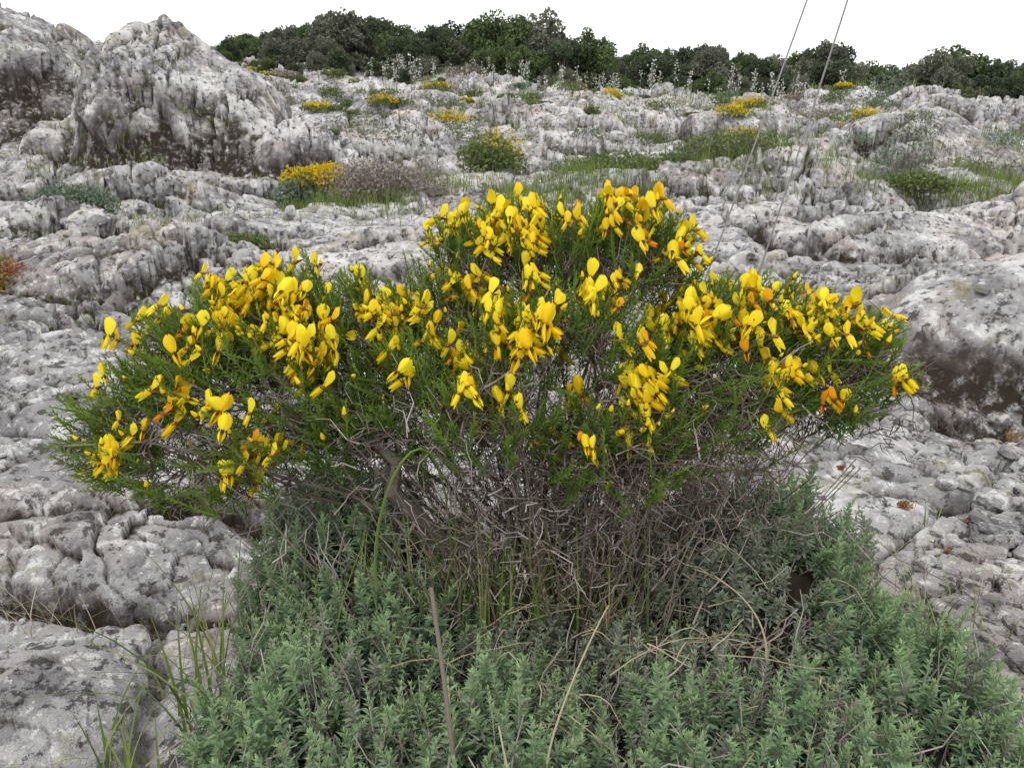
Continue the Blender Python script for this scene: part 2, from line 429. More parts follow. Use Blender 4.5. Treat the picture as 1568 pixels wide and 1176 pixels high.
# ------------------------------------------------------------------ trees
def tree_mesh(seed, lm, name):
    global rng
    rng = np.random.default_rng(seed)
    a = Acc()
    W = rng.uniform(.42, .62)
    nl = rng.integers(5, 9)
    lc = []
    for i in range(nl):
        az = i/nl*6.28+rng.uniform(-.4, .4); rd = rng.uniform(.15, .68)*W
        lc.append([math.cos(az)*rd, math.sin(az)*rd, rng.uniform(.36, .74)])
    lc.append([rng.uniform(-.12, .12), 0, .74])
    lc = np.array(lc)
    for q in lc:
        s = np.linspace(0, 1, 5)[:, None]
        p = np.array([0, 0, 0])*(1-s)**2+2*s*(1-s)*np.array([q[0]*.2, q[1]*.2, .32])+s**2*q
        a.tubes(p[None], np.linspace(.035, .008, 5)[None], 1, sides=5)
        w_ = rng.uniform(.32, .50)
        cloud(a, q-np.array([0, 0, .04]), [W*w_, W*w_, .25], 750, .038, 0, clumps=12, rnd_bias=rng.uniform(-.15, .22))
    for i in range(6):
        az = rng.uniform(0, 6.28)
        cloud(a, [math.cos(az)*W*.55, math.sin(az)*W*.55, .2], [W*.4, W*.4, .2], 260, .040, 0, clumps=7, rnd_bias=-.1)
    ob = a.build(name, [lm, M_bark])
    return ob.data, ob

trees = empty('distant_trees')
tm = []
for i in range(9):
    me, ob = tree_mesh(100+i, [M_tree, M_treeg, M_treed][i % 3], 'tree_crown')
    tm.append(me); bpy.data.objects.remove(ob)
rng = np.random.default_rng(21)
PX = [-.6, -.444, -.345, -.254, -.216, -.17, -.125, -.064, -.011, .027, .065, .126, .164, .24, .316, .37, .43, .506, .596, .8]
PY = [40, 52, 44, 26, 2, 6, 28, 10, 0, 2, 32, 46, 50, 54, 62, 48, 70, 58, 66, 66]
cnt = 0
def put_tree(x, y, Ht, wid=1.):
    global cnt
    ob = bpy.data.objects.new('tree_%d' % cnt, tm[rng.integers(len(tm))]); cnt += 1
    bpy.context.scene.collection.objects.link(ob); ob.parent = trees
    z = float(surf(np.array([x]), np.array([y]))[0])
    ob.location = (x, y, z-.15); w = Ht*wid
    ob.scale = (w, w, Ht*1.02); ob.rotation_euler = (0, 0, rng.uniform(0, 6.28))
for row, (ya, yb, n, lo, hi) in enumerate([(29, 36, 44, .25, .45), (36, 43, 58, .3, .62), (43, 50, 50, .45, .85), (50, 58, 52, .6, 1.06), (58, 72, 56, .7, 1.0)]):
    for k in range(n):
        y = rng.uniform(ya, yb); s = -.62+1.42*(k+rng.uniform(0, 1))/n; x = s*y
        if row == 0 and rng.uniform() < (.75 if s < .1 else .1): continue
        ratio = .0944-(np.interp(s, PX, PY)-12)*.00073
        g = float(surf(np.array([x]), np.array([y]))[0])
        Ht = float(np.clip((1.4+ratio*y-g)*rng.uniform(lo, hi), .8, 6))
        put_tree(x, y, Ht, rng.uniform(.75, 1.25))
for (s, y, top) in [(-.20, 46, 0), (-.02, 45, 4), (.035, 46, -2), (.09, 42, 28), (.06, 41, 48), (.37, 47, 46), (-.33, 44, 44), (.0, 41, 46), (-.12, 42, 40), (-.40, 40, 50), (-.27, 43, 28), (.5, 44, 56), (.24, 43, 54)]:
    g = float(surf(np.array([s*y]), np.array([y]))[0])
    put_tree(s*y, y, 1.4+(.0944-(top-12)*.00073)*y-g, 1.0)

# ------------------------------------------------------------------ mid-ground vegetation
rng = np.random.default_rng(31)
def hz(x, y): return float(surf(np.array([x]), np.array([y]))[0])
def shrub(name, x, y, rad, n, size, mats, top=None, twigs=60):
    a = Acc(); z = hz(x, y); rad = np.array(rad)
    c = np.array([x, y, z+rad[2]*.35])
    cc = cloud(a, c, rad, n, size, 0, clumps=22)
    if top:
        cloud(a, c+np.array([rad[0]*.15, 0, rad[2]*.5]), rad*np.array([.9, .9, .7]), top, size*.9, 2, clumps=22)
    e = c+nrm(rng.normal(size=(twigs, 3)))*rad*rng.uniform(.5, .95, (twigs, 1)); e[:, 2] = np.maximum(e[:, 2], z+.02)
    s = np.linspace(0, 1, 4)[None, :, None]
    b = np.array([x, y, z-.03])
    p = b*(1-s)+e[:, None]*s+rng.normal(0, .02*rad[0], (twigs, 4, 3)); p[..., 2] += (np.sin(s[..., 0]*math.pi)*.08*rad[2])
    a.tubes(p, np.linspace(.008, .0025, 4)[None]*max(.4, rad[0]), 1)
    a.build(name, mats)
shrub('flowering_shrub', -2.25, 9.0, (.44, .35, .36), 3500, .032, [M_midb, M_brown, M_midy], top=2600)
shrub('blue_green_shrub', -4.15, 7.5, (.42, .3, .30), 4500, .025, [M_midb, M_brown])
shrub('flowering_shrub', -.25, 10.6, (.5, .4, .38), 4000, .036, [M_midg, M_brown, M_midy], top=250)
shrub('grey_bush', 5.1, 10.6, (.55, .45, .75), 1300, .03, [M_midb, M_brown], twigs=420)
shrub('green_shrub', 3.2, 10.5, (.55, .4, .32), 3500, .03, [M_midg, M_brown])
shrub('green_shrub', 1.4, 9.6, (.9, .4, .28), 4000, .03, [M_midg, M_brown])
shrub('green_shrub', 2.2, 9.9, (.5, .4, .34), 2600, .03, [M_midb, M_brown])
shrub('dry_bush', -1.35, 8.7, (.8, .4, .38), 4200, .024, [M_brown, M_brown], twigs=260)
shrub('green_shrub', 2.5, 9.2, (.7, .35, .24), 2400, .026, [M_midg, M_brown], twigs=150)
shrub('grey_bush', 8.6, 19, (1.0, .6, .9), 1800, .05, [M_midb, M_brown], twigs=300)
shrub('green_shrub', -6.2, 8.6, (.5, .3, .25), 2500, .03, [M_midg, M_brown])
shrub('green_shrub', 4.4, 9.0, (.6, .35, .2), 2500, .03, [M_midg, M_brown])
shrub('green_shrub', 7.4, 9.6, (.9, .4, .22), 3500, .03, [M_midg, M_brown])
shrub('green_shrub', 6.0, 9.4, (.8, .35, .20), 2400, .026, [M_midb, M_brown], twigs=120)
shrub('red_stonecrop', -3.45, 5.2, (.26, .18, .16), 2200, .018, [M_red, M_red])
shrub('red_stonecrop', -2.0, 5.9, (.25, .12, .10), 1300, .018, [M_midg, M_red])
for (x, y, s) in [(1.26, 2.7, .022), (1.33, 2.36, .025), (1.42, 2.04, .025), (1.38, 2.15, .018), (2.3, 3.3, .07), (1.52, 2.3, .02)]:
    shrub('red_stonecrop', x, y, (s*1.3, s, s*.8), 160, .008, [M_red, M_red], twigs=8)

def scrub(name, n, yr, sr, size, mats, top=0, smin=-.6, smax=.72):
    a = Acc()
    for i in range(n):
        y = rng.uniform(*yr); x = rng.uniform(smin, smax)*y
        if x < -3.2 and 10 < y < 17.5: continue      # bare rock outcrop
        xs = x+rng.uniform(-1, 1, 3)*.02*y; ys = y+rng.uniform(-1, 1, 3)*.04*y
        hh = surf(xs, ys); k = int(np.argsort(hh)[1]); x, y, z = xs[k], ys[k], hh[k]
        r = rng.uniform(*sr); rad = np.array([r*rng.uniform(1, 2.0), r, r*rng.uniform(.45, .8)])
        cloud(a, [x, y, z+rad[2]*.35], rad, 420, size*y/20, 0, clumps=9)
        if top: cloud(a, [x, y, z+rad[2]*.7], rad*.85, top, size*y/20, 1, clumps=9)
    a.build(name, mats)
scrub('hillside_scrub', 330, (11, 40), (.12, .5), .042, [M_midg, M_midg])
scrub('hillside_heather', 110, (20, 43), (.25, .7), .042, [M_brown, M_brown])
scrub('hillside_bluegreen_scrub', 120, (11, 40), (.12, .4), .042, [M_midb, M_midb])
scrub('hillside_yellow_spurge', 90, (13, 38), (.14, .38), .042, [M_midg, M_midy], top=420)

def grass_field():
    a = Acc()
    sub = TP[::2, ::3].reshape(-1, 3); cv = TC[::2, ::3].ravel()
    r = np.hypot(sub[:, 0], sub[:, 1]); n = pn2(sub[:, 0]*.45+60, sub[:, 1]*.6+3)
    m = (r > 4.5) & (r < 36) & (cv > .28) & (n > -.05) & (np.abs(sub[:, 0]/(sub[:, 1]+1e-3)) < 1) & (sub[:, 1] > 0)
    idx = np.flatnonzero(m); idx = rng.choice(idx, min(5200, len(idx)), replace=False)
    P = np.repeat(sub[idx], 7, axis=0); rr = np.hypot(P[:, 0], P[:, 1])
    P[:, :2] += rng.normal(0, .012, (len(P), 2))*rr[:, None]**.7; P[:, 2] -= .02
    blades(a, P, rng.uniform(.04, .12, len(P))*np.clip(rr/9, .6, 2.2), .0035*np.clip(rr/4, 1, 6), .7, 0)
    def patch(xa, xb, yc, slope, ysd, N, h0, h1, w, thr, k1=.9):
        x = rng.uniform(xa, xb, N); y = yc+slope*x+rng.normal(0, ysd, N); k = pn2(x*k1, y*1.2+4) > thr
        x, y = x[k], y[k]; Q = np.stack([x, y, surf(x, y)-.02], 1)
        blades(a, Q, rng.uniform(h0, h1, len(Q)), np.full(len(Q), w), .6, 0)
    patch(-2.4, 8.5, 8.9, .12, .50, 17000, .10, .28, .008, -.08)
    patch(-7, -2.4, 7.6, 0, .5, 2500, .06, .16, .007, .05)
    patch(4.5, 12, 13, 0, .9, 4000, .1, .2, .012, .08, .8)
    patch(-2, 9, 18, 0, 1.6, 7000, .12, .25, .016, .12, .7)
    patch(-3, 12, 26, 0, 2.5, 8000, .2, .35, .022, .1, .5)
    a.build('grass', [M_grass])
grass_field()

a = Acc(); N = 150
y = rng.uniform(24, 40, N); x = rng.choice([-.12, -.08, -.05, .10, .13, .27, .32, .36, .45], N)*y+rng.normal(0, 1.2, N)
z = surf(x, y); Hh = rng.uniform(.6, 1.15, N)
p = np.stack([x, y, z], 1)[:, None]+np.array([0, 0, 1.])*(np.linspace(0, 1, 3)[None, :, None]*Hh[:, None, None])
a.tubes(p, .012, 0)
k = rng.integers(0, N, N*22); u = rng.uniform(.5, 1, N*22)
Q = np.stack([x[k], y[k], z[k]+Hh[k]*u], 1)+rng.normal(0, .045, (N*22, 3))
F = frames(nrm(rng.normal(size=Q.shape)), nrm(rng.normal(size=Q.shape)))
a.inst(QUAD_V, QUAD_F, F*.06, Q, 1)
a.build('asphodels', [M_midb, M_white])

# ------------------------------------------------------------------ gravel / loose stones
def stones(name, n, fn, smin, smax, pw=1.5):
    a = Acc()
    import bmesh
    bm = bmesh.new(); bmesh.ops.create_icosphere(bm, subdivisions=2, radius=1)
    tv = np.array([v.co[:] for v in bm.verts]); tf = np.array([[v.index for v in f.verts] for f in bm.faces]); bm.free()
    for t in range(6):
        v = tv*(1+.55*pn3((tv*1.3+t*7).astype(f32)))[:, None]
        v = np.clip(v, -.7, .7)*np.array([1, .75, .5])
        m = n//6; x, y = fn(m); z = surf(x, y); s = smin*(smax/smin)**(rng.uniform(size=m)**pw)
        az = rng.uniform(0, 6.28, m); tl = rng.normal(0, .3, (m, 3))
        Y = np.stack([np.cos(az), np.sin(az), tl[:, 0]], 1); F = frames(Y, np.array([0, 0, 1.])+tl)
        a.inst(v, tf, F*s[:, None, None], np.stack([x, y, z+s*.3], 1), 0, rng.uniform(0, .12, m))
    a.build(name, [M_rock], smooth=False)
def fr(m): y = rng.uniform(1.3, 2.5, m); x = .70*y+.0+rng.normal(0, .10, m); return x, y
stones('gravel', 1100, fr, .009, .060, 1.8)
def fl_(m): x = -1.1+rng.normal(0, .22, m); y = rng.uniform(1.1, 2.1, m); return x, y
stones('gravel', 160, fl_, .005, .022)
def fm(m): x = rng.uniform(-4, 5, m); y = rng.uniform(2.6, 7, m); return x, y
stones('loose_stones', 220, fm, .012, .07)

# ------------------------------------------------------------------ foreground sage-like shrub
DOMES = [(-.08, .95, .60, .50, .41), (.42, 1.0, .50, .5, .42), (-.40, 1.66, .29, .28, .58), (-.12, 1.36, .42, .33, .39),
         (.54, 1.62, .40, .32, .55), (.74, 1.32, .34, .38, .42), (-.38, 1.2, .29, .36, .41), (.15, 1.42, .4, .3, .34), (-.30, 1.42, .34, .3, .46)]
def dome(x, y):
    z = np.zeros_like(x)
    for cx, cy, rx, ry, t in DOMES:
        d2 = ((x-cx)/rx)**2+((y-cy)/ry)**2
        z = np.maximum(z, t*np.clip(1-d2, 0, 1)**.42)
    return z+(.07*pn2(np.asarray(x)*4+3, np.asarray(y)*4)+.03*pn2(np.asarray(x)*10+3, np.asarray(y)*10))*(z > .02)
def dome_n(x, y):
    e = .03; gx = (dome(x+e, y)-dome(x-e, y))/(2*e); gy = (dome(x, y+e)-dome(x, y-e))/(2*e)
    return nrm(np.stack([-gx, -gy, np.ones_like(gx)], 1))
sage = empty('sage_shrub')
def sprigs(n, lower, seed):
    global rng
    rng = np.random.default_rng(seed)
    x = rng.uniform(-.78, 1.12, n); y = rng.uniform(.45, 2.0, n)
    z = dome(x, y)
    foot = np.hypot((x-.12)/.16, (y-1.62)/.18) > 1
    k = (z > .10) & (foot | (rng.uniform(size=n) < .4)); x, y, z = x[k], y[k], z[k]
    n_ = dome_n(x, y); L = rng.uniform(.08, .18, len(x))
    D = nrm(n_*.5+np.array([0, 0, 1.])+rng.normal(0, .22, (len(x), 3)))
    tip = np.stack([x, y, z-lower+rng.normal(0, .028, len(x))], 1)
    return tip-D*L[:, None], D, L, tip
a = Acc()
P0, D, L, tip = sprigs(3000, 0., 42)
gz = sstep(.0, .28, 1-np.hypot((tip[:, 0]-.30)/.42, (tip[:, 1]-1.5)/.34))
gm = rng.uniform(size=len(L)) < gz*.8+.12
patch = np.clip(.5+1.2*pn2(tip[:, 0]*3+9, tip[:, 1]*3)+rng.normal(0, .2, len(L)), 0, 1)
for mk, mat in ((~gm, 0), (gm, 2)):
    leafy(a, P0[mk], D[mk], L[mk], 13, 4, .027, .34, mat, rnd=patch[mk], stem=.0018, stemmat=1, el0=.15, el1=1.15)
P0, D, L, tip = sprigs(1600, .085, 43)
leafy(a, P0, D, L, 8, 4, .025, .36, 0, rnd=rng.uniform(0, .25, len(L)), stem=.0018, stemmat=1)  # lower layer coloured darker, as shaded by the sprigs above
a.build('leafy_sprigs', [M_sage, M_twigg, M_sagegrey], parent=sage)
a = Acc()
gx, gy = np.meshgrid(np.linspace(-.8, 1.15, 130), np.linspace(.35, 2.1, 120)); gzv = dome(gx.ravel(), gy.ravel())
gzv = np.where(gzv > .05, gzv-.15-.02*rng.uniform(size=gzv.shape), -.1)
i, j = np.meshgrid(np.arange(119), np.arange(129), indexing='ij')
a.add(np.stack([gx.ravel(), gy.ravel(), gzv], 1), np.stack([i*130+j, i*130+j+1, (i+1)*130+j+1, (i+1)*130+j], -1).reshape(-1, 4), 0, rng.uniform(size=gzv.shape), 0)  # added dark dome paints the occluded interior; the twigs below are real
n = 2600; x = rng.uniform(-.7, 1.05, n); y = rng.uniform(.5, 1.95, n); z = dome(x, y); k = z > .1; x, y, z = x[k], y[k], z[k]; n = len(x)
e = np.stack([x, y, z-rng.uniform(-.02, .09, n)], 1); b = e+np.stack([rng.normal(0, .07, n), rng.normal(0, .07, n), -rng.uniform(.1, .2, n)], 1)
s = np.linspace(0, 1, 5)[None, :, None]; p = b[:, None]*(1-s)+e[:, None]*s+rng.normal(0, .007, (n, 5, 3))
a.tubes(p, np.linspace(.0025, .001, 5)[None], 1)
a.build('woody_base', [M_sageshade, M_twigg], parent=sage)

# ------------------------------------------------------------------ broom
rng = np.random.default_rng(51)
broom = empty('yellow_broom_bush')
LOB = np.array([
 [-.58, 1.66, .79, .30, .27, .17], [-.84, 1.60, .74, .14, .2, .13], [-.47, 1.76, .91, .25, .2, .14],
 [-.70, 1.70, .88, .16, .2, .13], [.06, 1.9, 1.02, .31, .24, .16], [.10, 1.60, .90, .25, .22, .15],
 [.22, 1.46, .75, .17, .14, .13], [.53, 1.7, .86, .26, .26, .17], [.74, 1.66, .86, .13, .2, .13],
 [.28, 1.86, 1.03, .18, .2, .15], [-.18, 1.8, .89, .2, .2, .13], [-.06, 1.44, .82, .12, .1, .09], [.42, 1.5, .80, .2, .15, .13], [-.20, 1.6, .82, .16, .14, .12],
 [-.38, 1.58, .72, .18, .12, .09], [-.74, 1.52, .68, .20, .14, .09]])
LW = LOB[:, 3]*LOB[:, 4]+LOB[:, 3]*LOB[:, 5]; LW = LW/LW.sum()
BASE = np.array([.10, 1.68, .10])
def sample_tips(n, shell=(.82, 1.08)):
    k = rng.choice(len(LOB), n, p=LW)
    d = nrm(rng.normal(size=(n, 3))); d[:, 2] = np.where(d[:, 2] < -.55, -d[:, 2], d[:, 2])
    P = LOB[k, :3]+d*LOB[k, 3:]*rng.uniform(*shell, (n, 1))
    P += .045*np.stack([pn3((P*7+i*13).astype(f32)) for i in range(3)], 1)
    return k, d, P
def inside(P, f=.8):
    q = ((P[:, None]-LOB[None, :, :3])/(LOB[None, :, 3:]*f)); return (q**2).sum(-1).min(1) < 1
k, d, tip = sample_tips(3700)
keep = ~inside(tip, .82) | (rng.uniform(size=len(tip)) < .25)
keep &= (pn3((tip*7+50).astype(f32)) > -.18)
k, d, tip = k[keep], d[keep], tip[keep]
out = nrm(tip-np.array([.0, 1.72, .45])); D = nrm(out*.75+d*.5+np.array([0, 0, .55])+rng.normal(0, .32, tip.shape))
L = rng.uniform(.06, .14, len(tip)); P0 = tip-D*L[:, None]
a = Acc()
leafy(a, P0, D, L, 11, 3, .020, .22, 0, rnd=np.clip(.5+1.2*pn3((tip*4).astype(f32))+rng.normal(0, .18, len(tip)), 0, 1), stem=.0018, stemmat=0, el0=.65, el1=1.2, bend=.15, taper=.35)
k2, d2, t2 = sample_tips(900, (.45, .85))
D2 = nrm(nrm(t2-np.array([0, 1.72, .4]))+rng.normal(0, .35, t2.shape)); L2 = rng.uniform(.06, .11, len(t2))
leafy(a, t2-D2*L2[:, None], D2, L2, 8, 3, .017, .2, 0, rnd=rng.uniform(0, .4, len(t2)), stem=.0015, stemmat=0, el0=.6, el1=1.1)
a.build('green_shoots', [M_broom], parent=broom)

a = Acc(); s5 = np.linspace(0, 1, 9)[None, :, None]
def curve(A, B, C): return A*(1-s5)**2+2*B*s5*(1-s5)+C*s5**2
nst = 40
kk = np.concatenate([np.arange(len(LOB)), rng.choice(len(LOB), nst-len(LOB), p=LW)])
B0 = BASE+np.stack([rng.normal(0, .12, nst), rng.normal(0, .06, nst), np.zeros(nst)], 1)
E = LOB[kk, :3]+rng.normal(0, .25, (nst, 3))*LOB[kk, 3:]
mid = B0*.6+E*.4; mid[:, 2] = B0[:, 2]+(E[:, 2]-B0[:, 2])*rng.uniform(.72, 1.0, nst)
mid[:, :2] += rng.normal(0, .05, (nst, 2))
limbs = curve(B0[:, None], mid[:, None], E[:, None])+rng.normal(0, .009, (nst, 9, 3))
lr = rng.uniform(.003, .006, nst); lr[:len(LOB)] *= 1.3
a.tubes(limbs, lr[:, None]*np.linspace(1, .35, 9)[None], 0, sides=6)
tr = np.array([[.02, 1.66, .1], [-.10, 1.62, .33], [-.20, 1.57, .50], [-.26, 1.52, .60], [-.245, 1.52, .67], [-.34, 1.58, .73], [-.48, 1.65, .80], [-.6, 1.66, .84]])
a.tubes(tr[None], np.array([.022, .018, .016, .017, .013, .011, .008, .005])[None], 1, sides=8, rnd=np.array([.1]))
lp = limbs[:, 4:].reshape(-1, 3)
def nearest(T, pts, jitter):
    o = np.empty(len(T), int)
    for i in range(0, len(T), 500):
        dd = ((T[i:i+500, None]-pts[None])**2).sum(-1)*rng.uniform(1-jitter, 1+jitter, (len(T[i:i+500]), len(pts)))
        o[i:i+500] = dd.argmin(1)
    return o
o = nearest(P0, lp, .5)
S = lp[o]; m_ = S*.5+P0*.5+np.stack([rng.normal(0, .03, len(S)), rng.normal(0, .03, len(S)), -rng.uniform(-.02, .04, len(S))], 1)
s6 = np.linspace(0, 1, 6)[None, :, None]
tw = S[:, None]*(1-s6)**2+2*m_[:, None]*s6*(1-s6)+P0[:, None]*s6**2+rng.normal(0, .004, (len(S), 6, 3))
a.tubes(tw, rng.uniform(.0013, .0024, (len(S), 1))*np.linspace(1.2, .6, 6)[None], 0)
n = 7500; i = rng.integers(0, len(tw), n); j = rng.integers(2, 6, n); p0 = tw[i, j]
dv = nrm(nrm(p0-np.array([0, 1.72, .5]))*.8+rng.normal(0, .6, (n, 3))); ln = rng.uniform(.03, .085, n)
s3 = np.linspace(0, 1, 4)[None, :, None]
gs = rng.uniform(size=n) < .4
tt = p0[:, None]+dv[:, None]*s3*ln[:, None, None]+rng.normal(0, .003, (n, 4, 3))
a.tubes(tt[gs], np.linspace(.0012, .0006, 4)[None], 1); a.tubes(tt[~gs], np.linspace(.0012, .0006, 4)[None], 0)
n = 2900; c = np.stack([rng.normal(.10, .22, n), rng.normal(1.60, .11, n), rng.uniform(.38, .80, n)], 1)
c[:, 0] += (c[:, 2]-.45)*np.clip(rng.normal(0, .7, n), -1.2, 1.1)
c = c[(c[:, 0] > -.50) & (c[:, 0] < .62) & (c[:, 1] > 1.36)]; n = len(c)
dv = nrm(np.stack([rng.normal(0, .7, n)+(c[:, 0]-.12)*1.0, rng.normal(0, .5, n), rng.normal(.3, .6, n)], 1)); ln = rng.uniform(.03, .10, n)
q = c[:, None]+dv[:, None]*s3*ln[:, None, None]+rng.normal(0, .009, (n, 4, 3))
gsel = rng.uniform(size=n) < .65
a.tubes(q[gsel], np.linspace(.0016, .0007, 4)[None], 1); a.tubes(q[~gsel], np.linspace(.0016, .0007, 4)[None], 0)
n = 170; b = np.stack([np.clip(rng.normal(.12, .14, n), -.15, .40), rng.normal(1.6, .08, n), np.full(n, .12)], 1)
e = b+np.stack([(b[:, 0]-.12)*1.2+rng.normal(0, .10, n), rng.normal(-.05, .08, n), rng.uniform(.35, .68, n)], 1)
a.tubes(b[:, None]*(1-s6)+e[:, None]*s6+rng.normal(0, .008, (n, 6, 3)), np.linspace(.0024, .0013, 6)[None], 0)
n = 1500; b = LOB[rng.choice([7, 8, 12, 0, 6], n, p=[.4, .15, .2, .15, .1]), :3]+np.clip(rng.normal(0, .08, (n, 3)), -.13, .13); b[:, 2] -= .07
e = b+np.clip(np.stack([rng.normal(.0, .04, n), rng.normal(-.03, .04, n), rng.normal(-.01, .04, n)], 1), -.06, .06)
a.tubes(b[:, None]*(1-s3)+e[:, None]*s3+rng.normal(0, .006, (n, 4, 3)), np.linspace(.0015, .0007, 4)[None], 0)
a.build('branches_and_twigs', [M_twig, M_twigg], parent=broom)
a = Acc(); n = 220; P = np.stack([rng.normal(.0, .22, n), rng.normal(1.5, .08, n), np.full(n, .25)], 1)
blades(a, P, rng.uniform(.2, .42, n), np.full(n, .005), .35, 0, seg=6)
a.build('grass_in_broom', [M_grass])

# flowers
def gridf(nu, nv):
    i, j = np.meshgrid(np.arange(nv-1), np.arange(nu-1), indexing='ij')
    return np.stack([i*nu+j, i*nu+j+1, (i+1)*nu+j+1, (i+1)*nu+j], -1).reshape(-1, 4)
def banner():
    s = np.linspace(-1, 1, 7); v = np.linspace(0, 1, 8)
    V, S_ = np.meshgrid(v, s, indexing='ij')
    w = .45*np.sin(np.pi*np.clip(V, .03, .97)**.85)**.55*(.5+.5*V)
    x = S_*w; z = V*.92-.12*(1-np.abs(S_))**3*(V > .9)-.06*np.abs(S_)*V; y = .30*V**2-.02+.30*(S_*w/.4)**2-.12*np.exp(-(S_*4)**2)+.04*np.sin(S_*5+V*4)
    return np.stack([x, y, z], -1).reshape(-1, 3), gridf(7, 8)
def wing(sx, ln=.72, drop=.30, ht=.17, off=.05):
    s = np.linspace(-1, 1, 4); u = np.linspace(0, 1, 6)
    U, S_ = np.meshgrid(u, s, indexing='ij')
    hgt = ht*np.sin(np.pi*np.clip(U, .04, .96)**.75)**.7
    x = sx*(off+.14*np.sin(np.pi*U)*(1-S_**2*.7)); y = -ln*U; z = -drop*U**1.3+S_*hgt
    return np.stack([x, y, z], -1).reshape(-1, 3), gridf(4, 6)
parts = [banner(), wing(1, .75, .42, .2), wing(-1, .75, .42, .2), wing(.4, .62, .62, .15, .02), wing(-.4, .62, .62, .15, .02)]
FV = []; FF = []; o_ = 0
for v, f in parts: FV.append(v); FF.append(f+o_); o_ += len(v)
FV = np.concatenate(FV); FF = np.concatenate(FF)
CL = np.array([(-.47,.91,3.4),(-.75,.76,1.1),(-.65,.73,1.1),(-.82,.73,.8),(-.93,.895,1.5),(-.95,.655,1.1),(-.85,.64,1.1),(-.58,1.0,1.5),(-.72,1.09,1.6),(-.485,1.10,2.1),
 (-.26,.955,1.7),(-.335,1.09,1.2),(-.03,1.045,1.5),(.06,1.19,1.1),(.22,1.24,1.1),(.27,1.15,.9),(.38,1.09,1.0),(.107,1.0,1.8),(.05,.91,3.2),(.167,.88,1.8),(-.02,.805,2.6),
 (.28,.655,2.2),(.317,.775,1.3),(.24,.79,1),(.39,.97,1.1),(.49,.91,1.8),(.6,.85,1.1),(.635,1.045,1.4),(.71,1.0,1.1),(.79,.88,1.3),(.55,1.03,1.0),(-.23,1.21,.7),(-.13,1.18,.7),(0,1.135,.9),(-.575,.655,1.0),(-.70,.86,.7)])
ax = tip[:, 0]*1.65/tip[:, 1]; azz = 1.4+(tip[:, 2]-1.4)*1.65/tip[:, 1]
w = (CL[None, :, 2]*np.exp(-((ax[:, None]-CL[None, :, 0])**2+(azz[:, None]-CL[None, :, 1])**2)/(2*.040**2))).sum(1)
w = w*(.22+sstep(.35, -.45, d[:, 1]))+.06
w /= w.sum()
sel = rng.choice(len(tip), 390, replace=False, p=w)
FP = []; FD = []; SZ = []
for t in sel:
    for q in range(rng.choice([1, 1, 2, 3, 4])):
        u = rng.uniform(.0, .07); az = rng.uniform(0, 6.28)
        FP.append(tip[t]-D[t]*u+np.array([math.cos(az), math.sin(az), .2])*.014+D[t]*.010)
        o1 = nrm(tip[t]-np.array([0, 1.75, .8])); h = np.array([math.cos(az), math.sin(az), 0])*.75+np.array([o1[0], o1[1], 0])*.6+np.array([0, -.3, 0])
        FD.append(h); SZ.append(rng.uniform(.028, .046))
FP = np.array(FP); FD = nrm(np.array(FD)); SZ = np.array(SZ); n = len(FP)
Yax = -FD+np.stack([np.zeros(n), np.zeros(n), rng.normal(-.1, .25, n)], 1)
F = frames(Yax, np.array([0, 0, 1.])+rng.normal(0, .30, (n, 3)))
a = Acc(); wilt = rng.uniform(size=n) < .10
M = F*(SZ[:, None]*np.stack([rng.uniform(.65, 1.15, n), rng.uniform(.8, 1.1, n), np.ones(n)], 1))[:, None, :]
rn = rng.uniform(0, 1, n)
a.inst(FV, FF, M[~wilt], FP[~wilt], 0, rn[~wilt]); a.inst(FV, FF, M[wilt]*.75, FP[wilt], 2, rn[wilt])
Bk = F[:, :, 1]
cp = FP[:, None]+Bk[:, None]*(np.linspace(-.28, .45, 4)[None, :, None]*SZ[:, None, None])
a.tubes(cp, SZ[:, None]*np.array([.12, .12, .06, .025])[None], 1, sides=6)
nb = 650; t = rng.choice(len(tip), nb, p=w); bd = nrm(D[t]+rng.normal(0, .4, (nb, 3))+np.array([0, 0, .4]))
bp = tip[t]-D[t]*rng.uniform(0, .05, (nb, 1)); bl = rng.uniform(.014, .028, nb)
cp = bp[:, None]+bd[:, None]*(np.linspace(0, 1, 6)[None, :, None]*bl[:, None, None])
a.tubes(cp[:, 1:], bl[:, None]*np.array([.17, .20, .18, .13, .02])[None], 0, sides=6); a.tubes(cp[:, :3], bl[:, None]*np.array([.06, .17, .20])[None]*1.06, 1, sides=6)
a.build('flowers', [M_petal, M_calyx, M_wilt], smooth=True, parent=broom)

# ------------------------------------------------------------------ grass stalks and dead stems in the foreground
rng = np.random.default_rng(61)
def spline(pts, n=14):
    pts = np.array(pts, float); t = np.linspace(0, 1, len(pts)); u = np.linspace(0, 1, n)
    c = [np.polyfit(t, pts[:, i], min(3, len(pts)-1)) for i in range(3)]
    return np.stack([np.polyval(ci, u) for ci in c], 1)
def stem(name, pts, r0, r1, mat):
    a = Acc(); p = spline(pts); a.tubes(p[None], np.linspace(r0, r1, len(p))[None], 0, sides=5); a.build(name, [mat])
stem('grass_culm', [(-.13, 1.45, .45), (-.14, 1.34, .76), (-.19, 1.27, .79), (-.235, 1.25, .70), (-.25, 1.24, .54)], .0018, .003, M_grass)
stem('dead_stick', [(-.085, .97, .25), (-.10, 1.0, .45), (-.127, 1.05, .68)], .0045, .0035, M_twig)
stem('dry_grass_stem', [(.16, 1.1, .61), (.12, 1.06, .55), (.07, 1.0, .45), (.06, .98, .36)], .0012, .0025, M_straw)
stem('dry_grass_stem', [(.36, 1.2, .60), (.42, 1.15, .56), (.44, 1.12, .49)], .001, .002, M_straw)
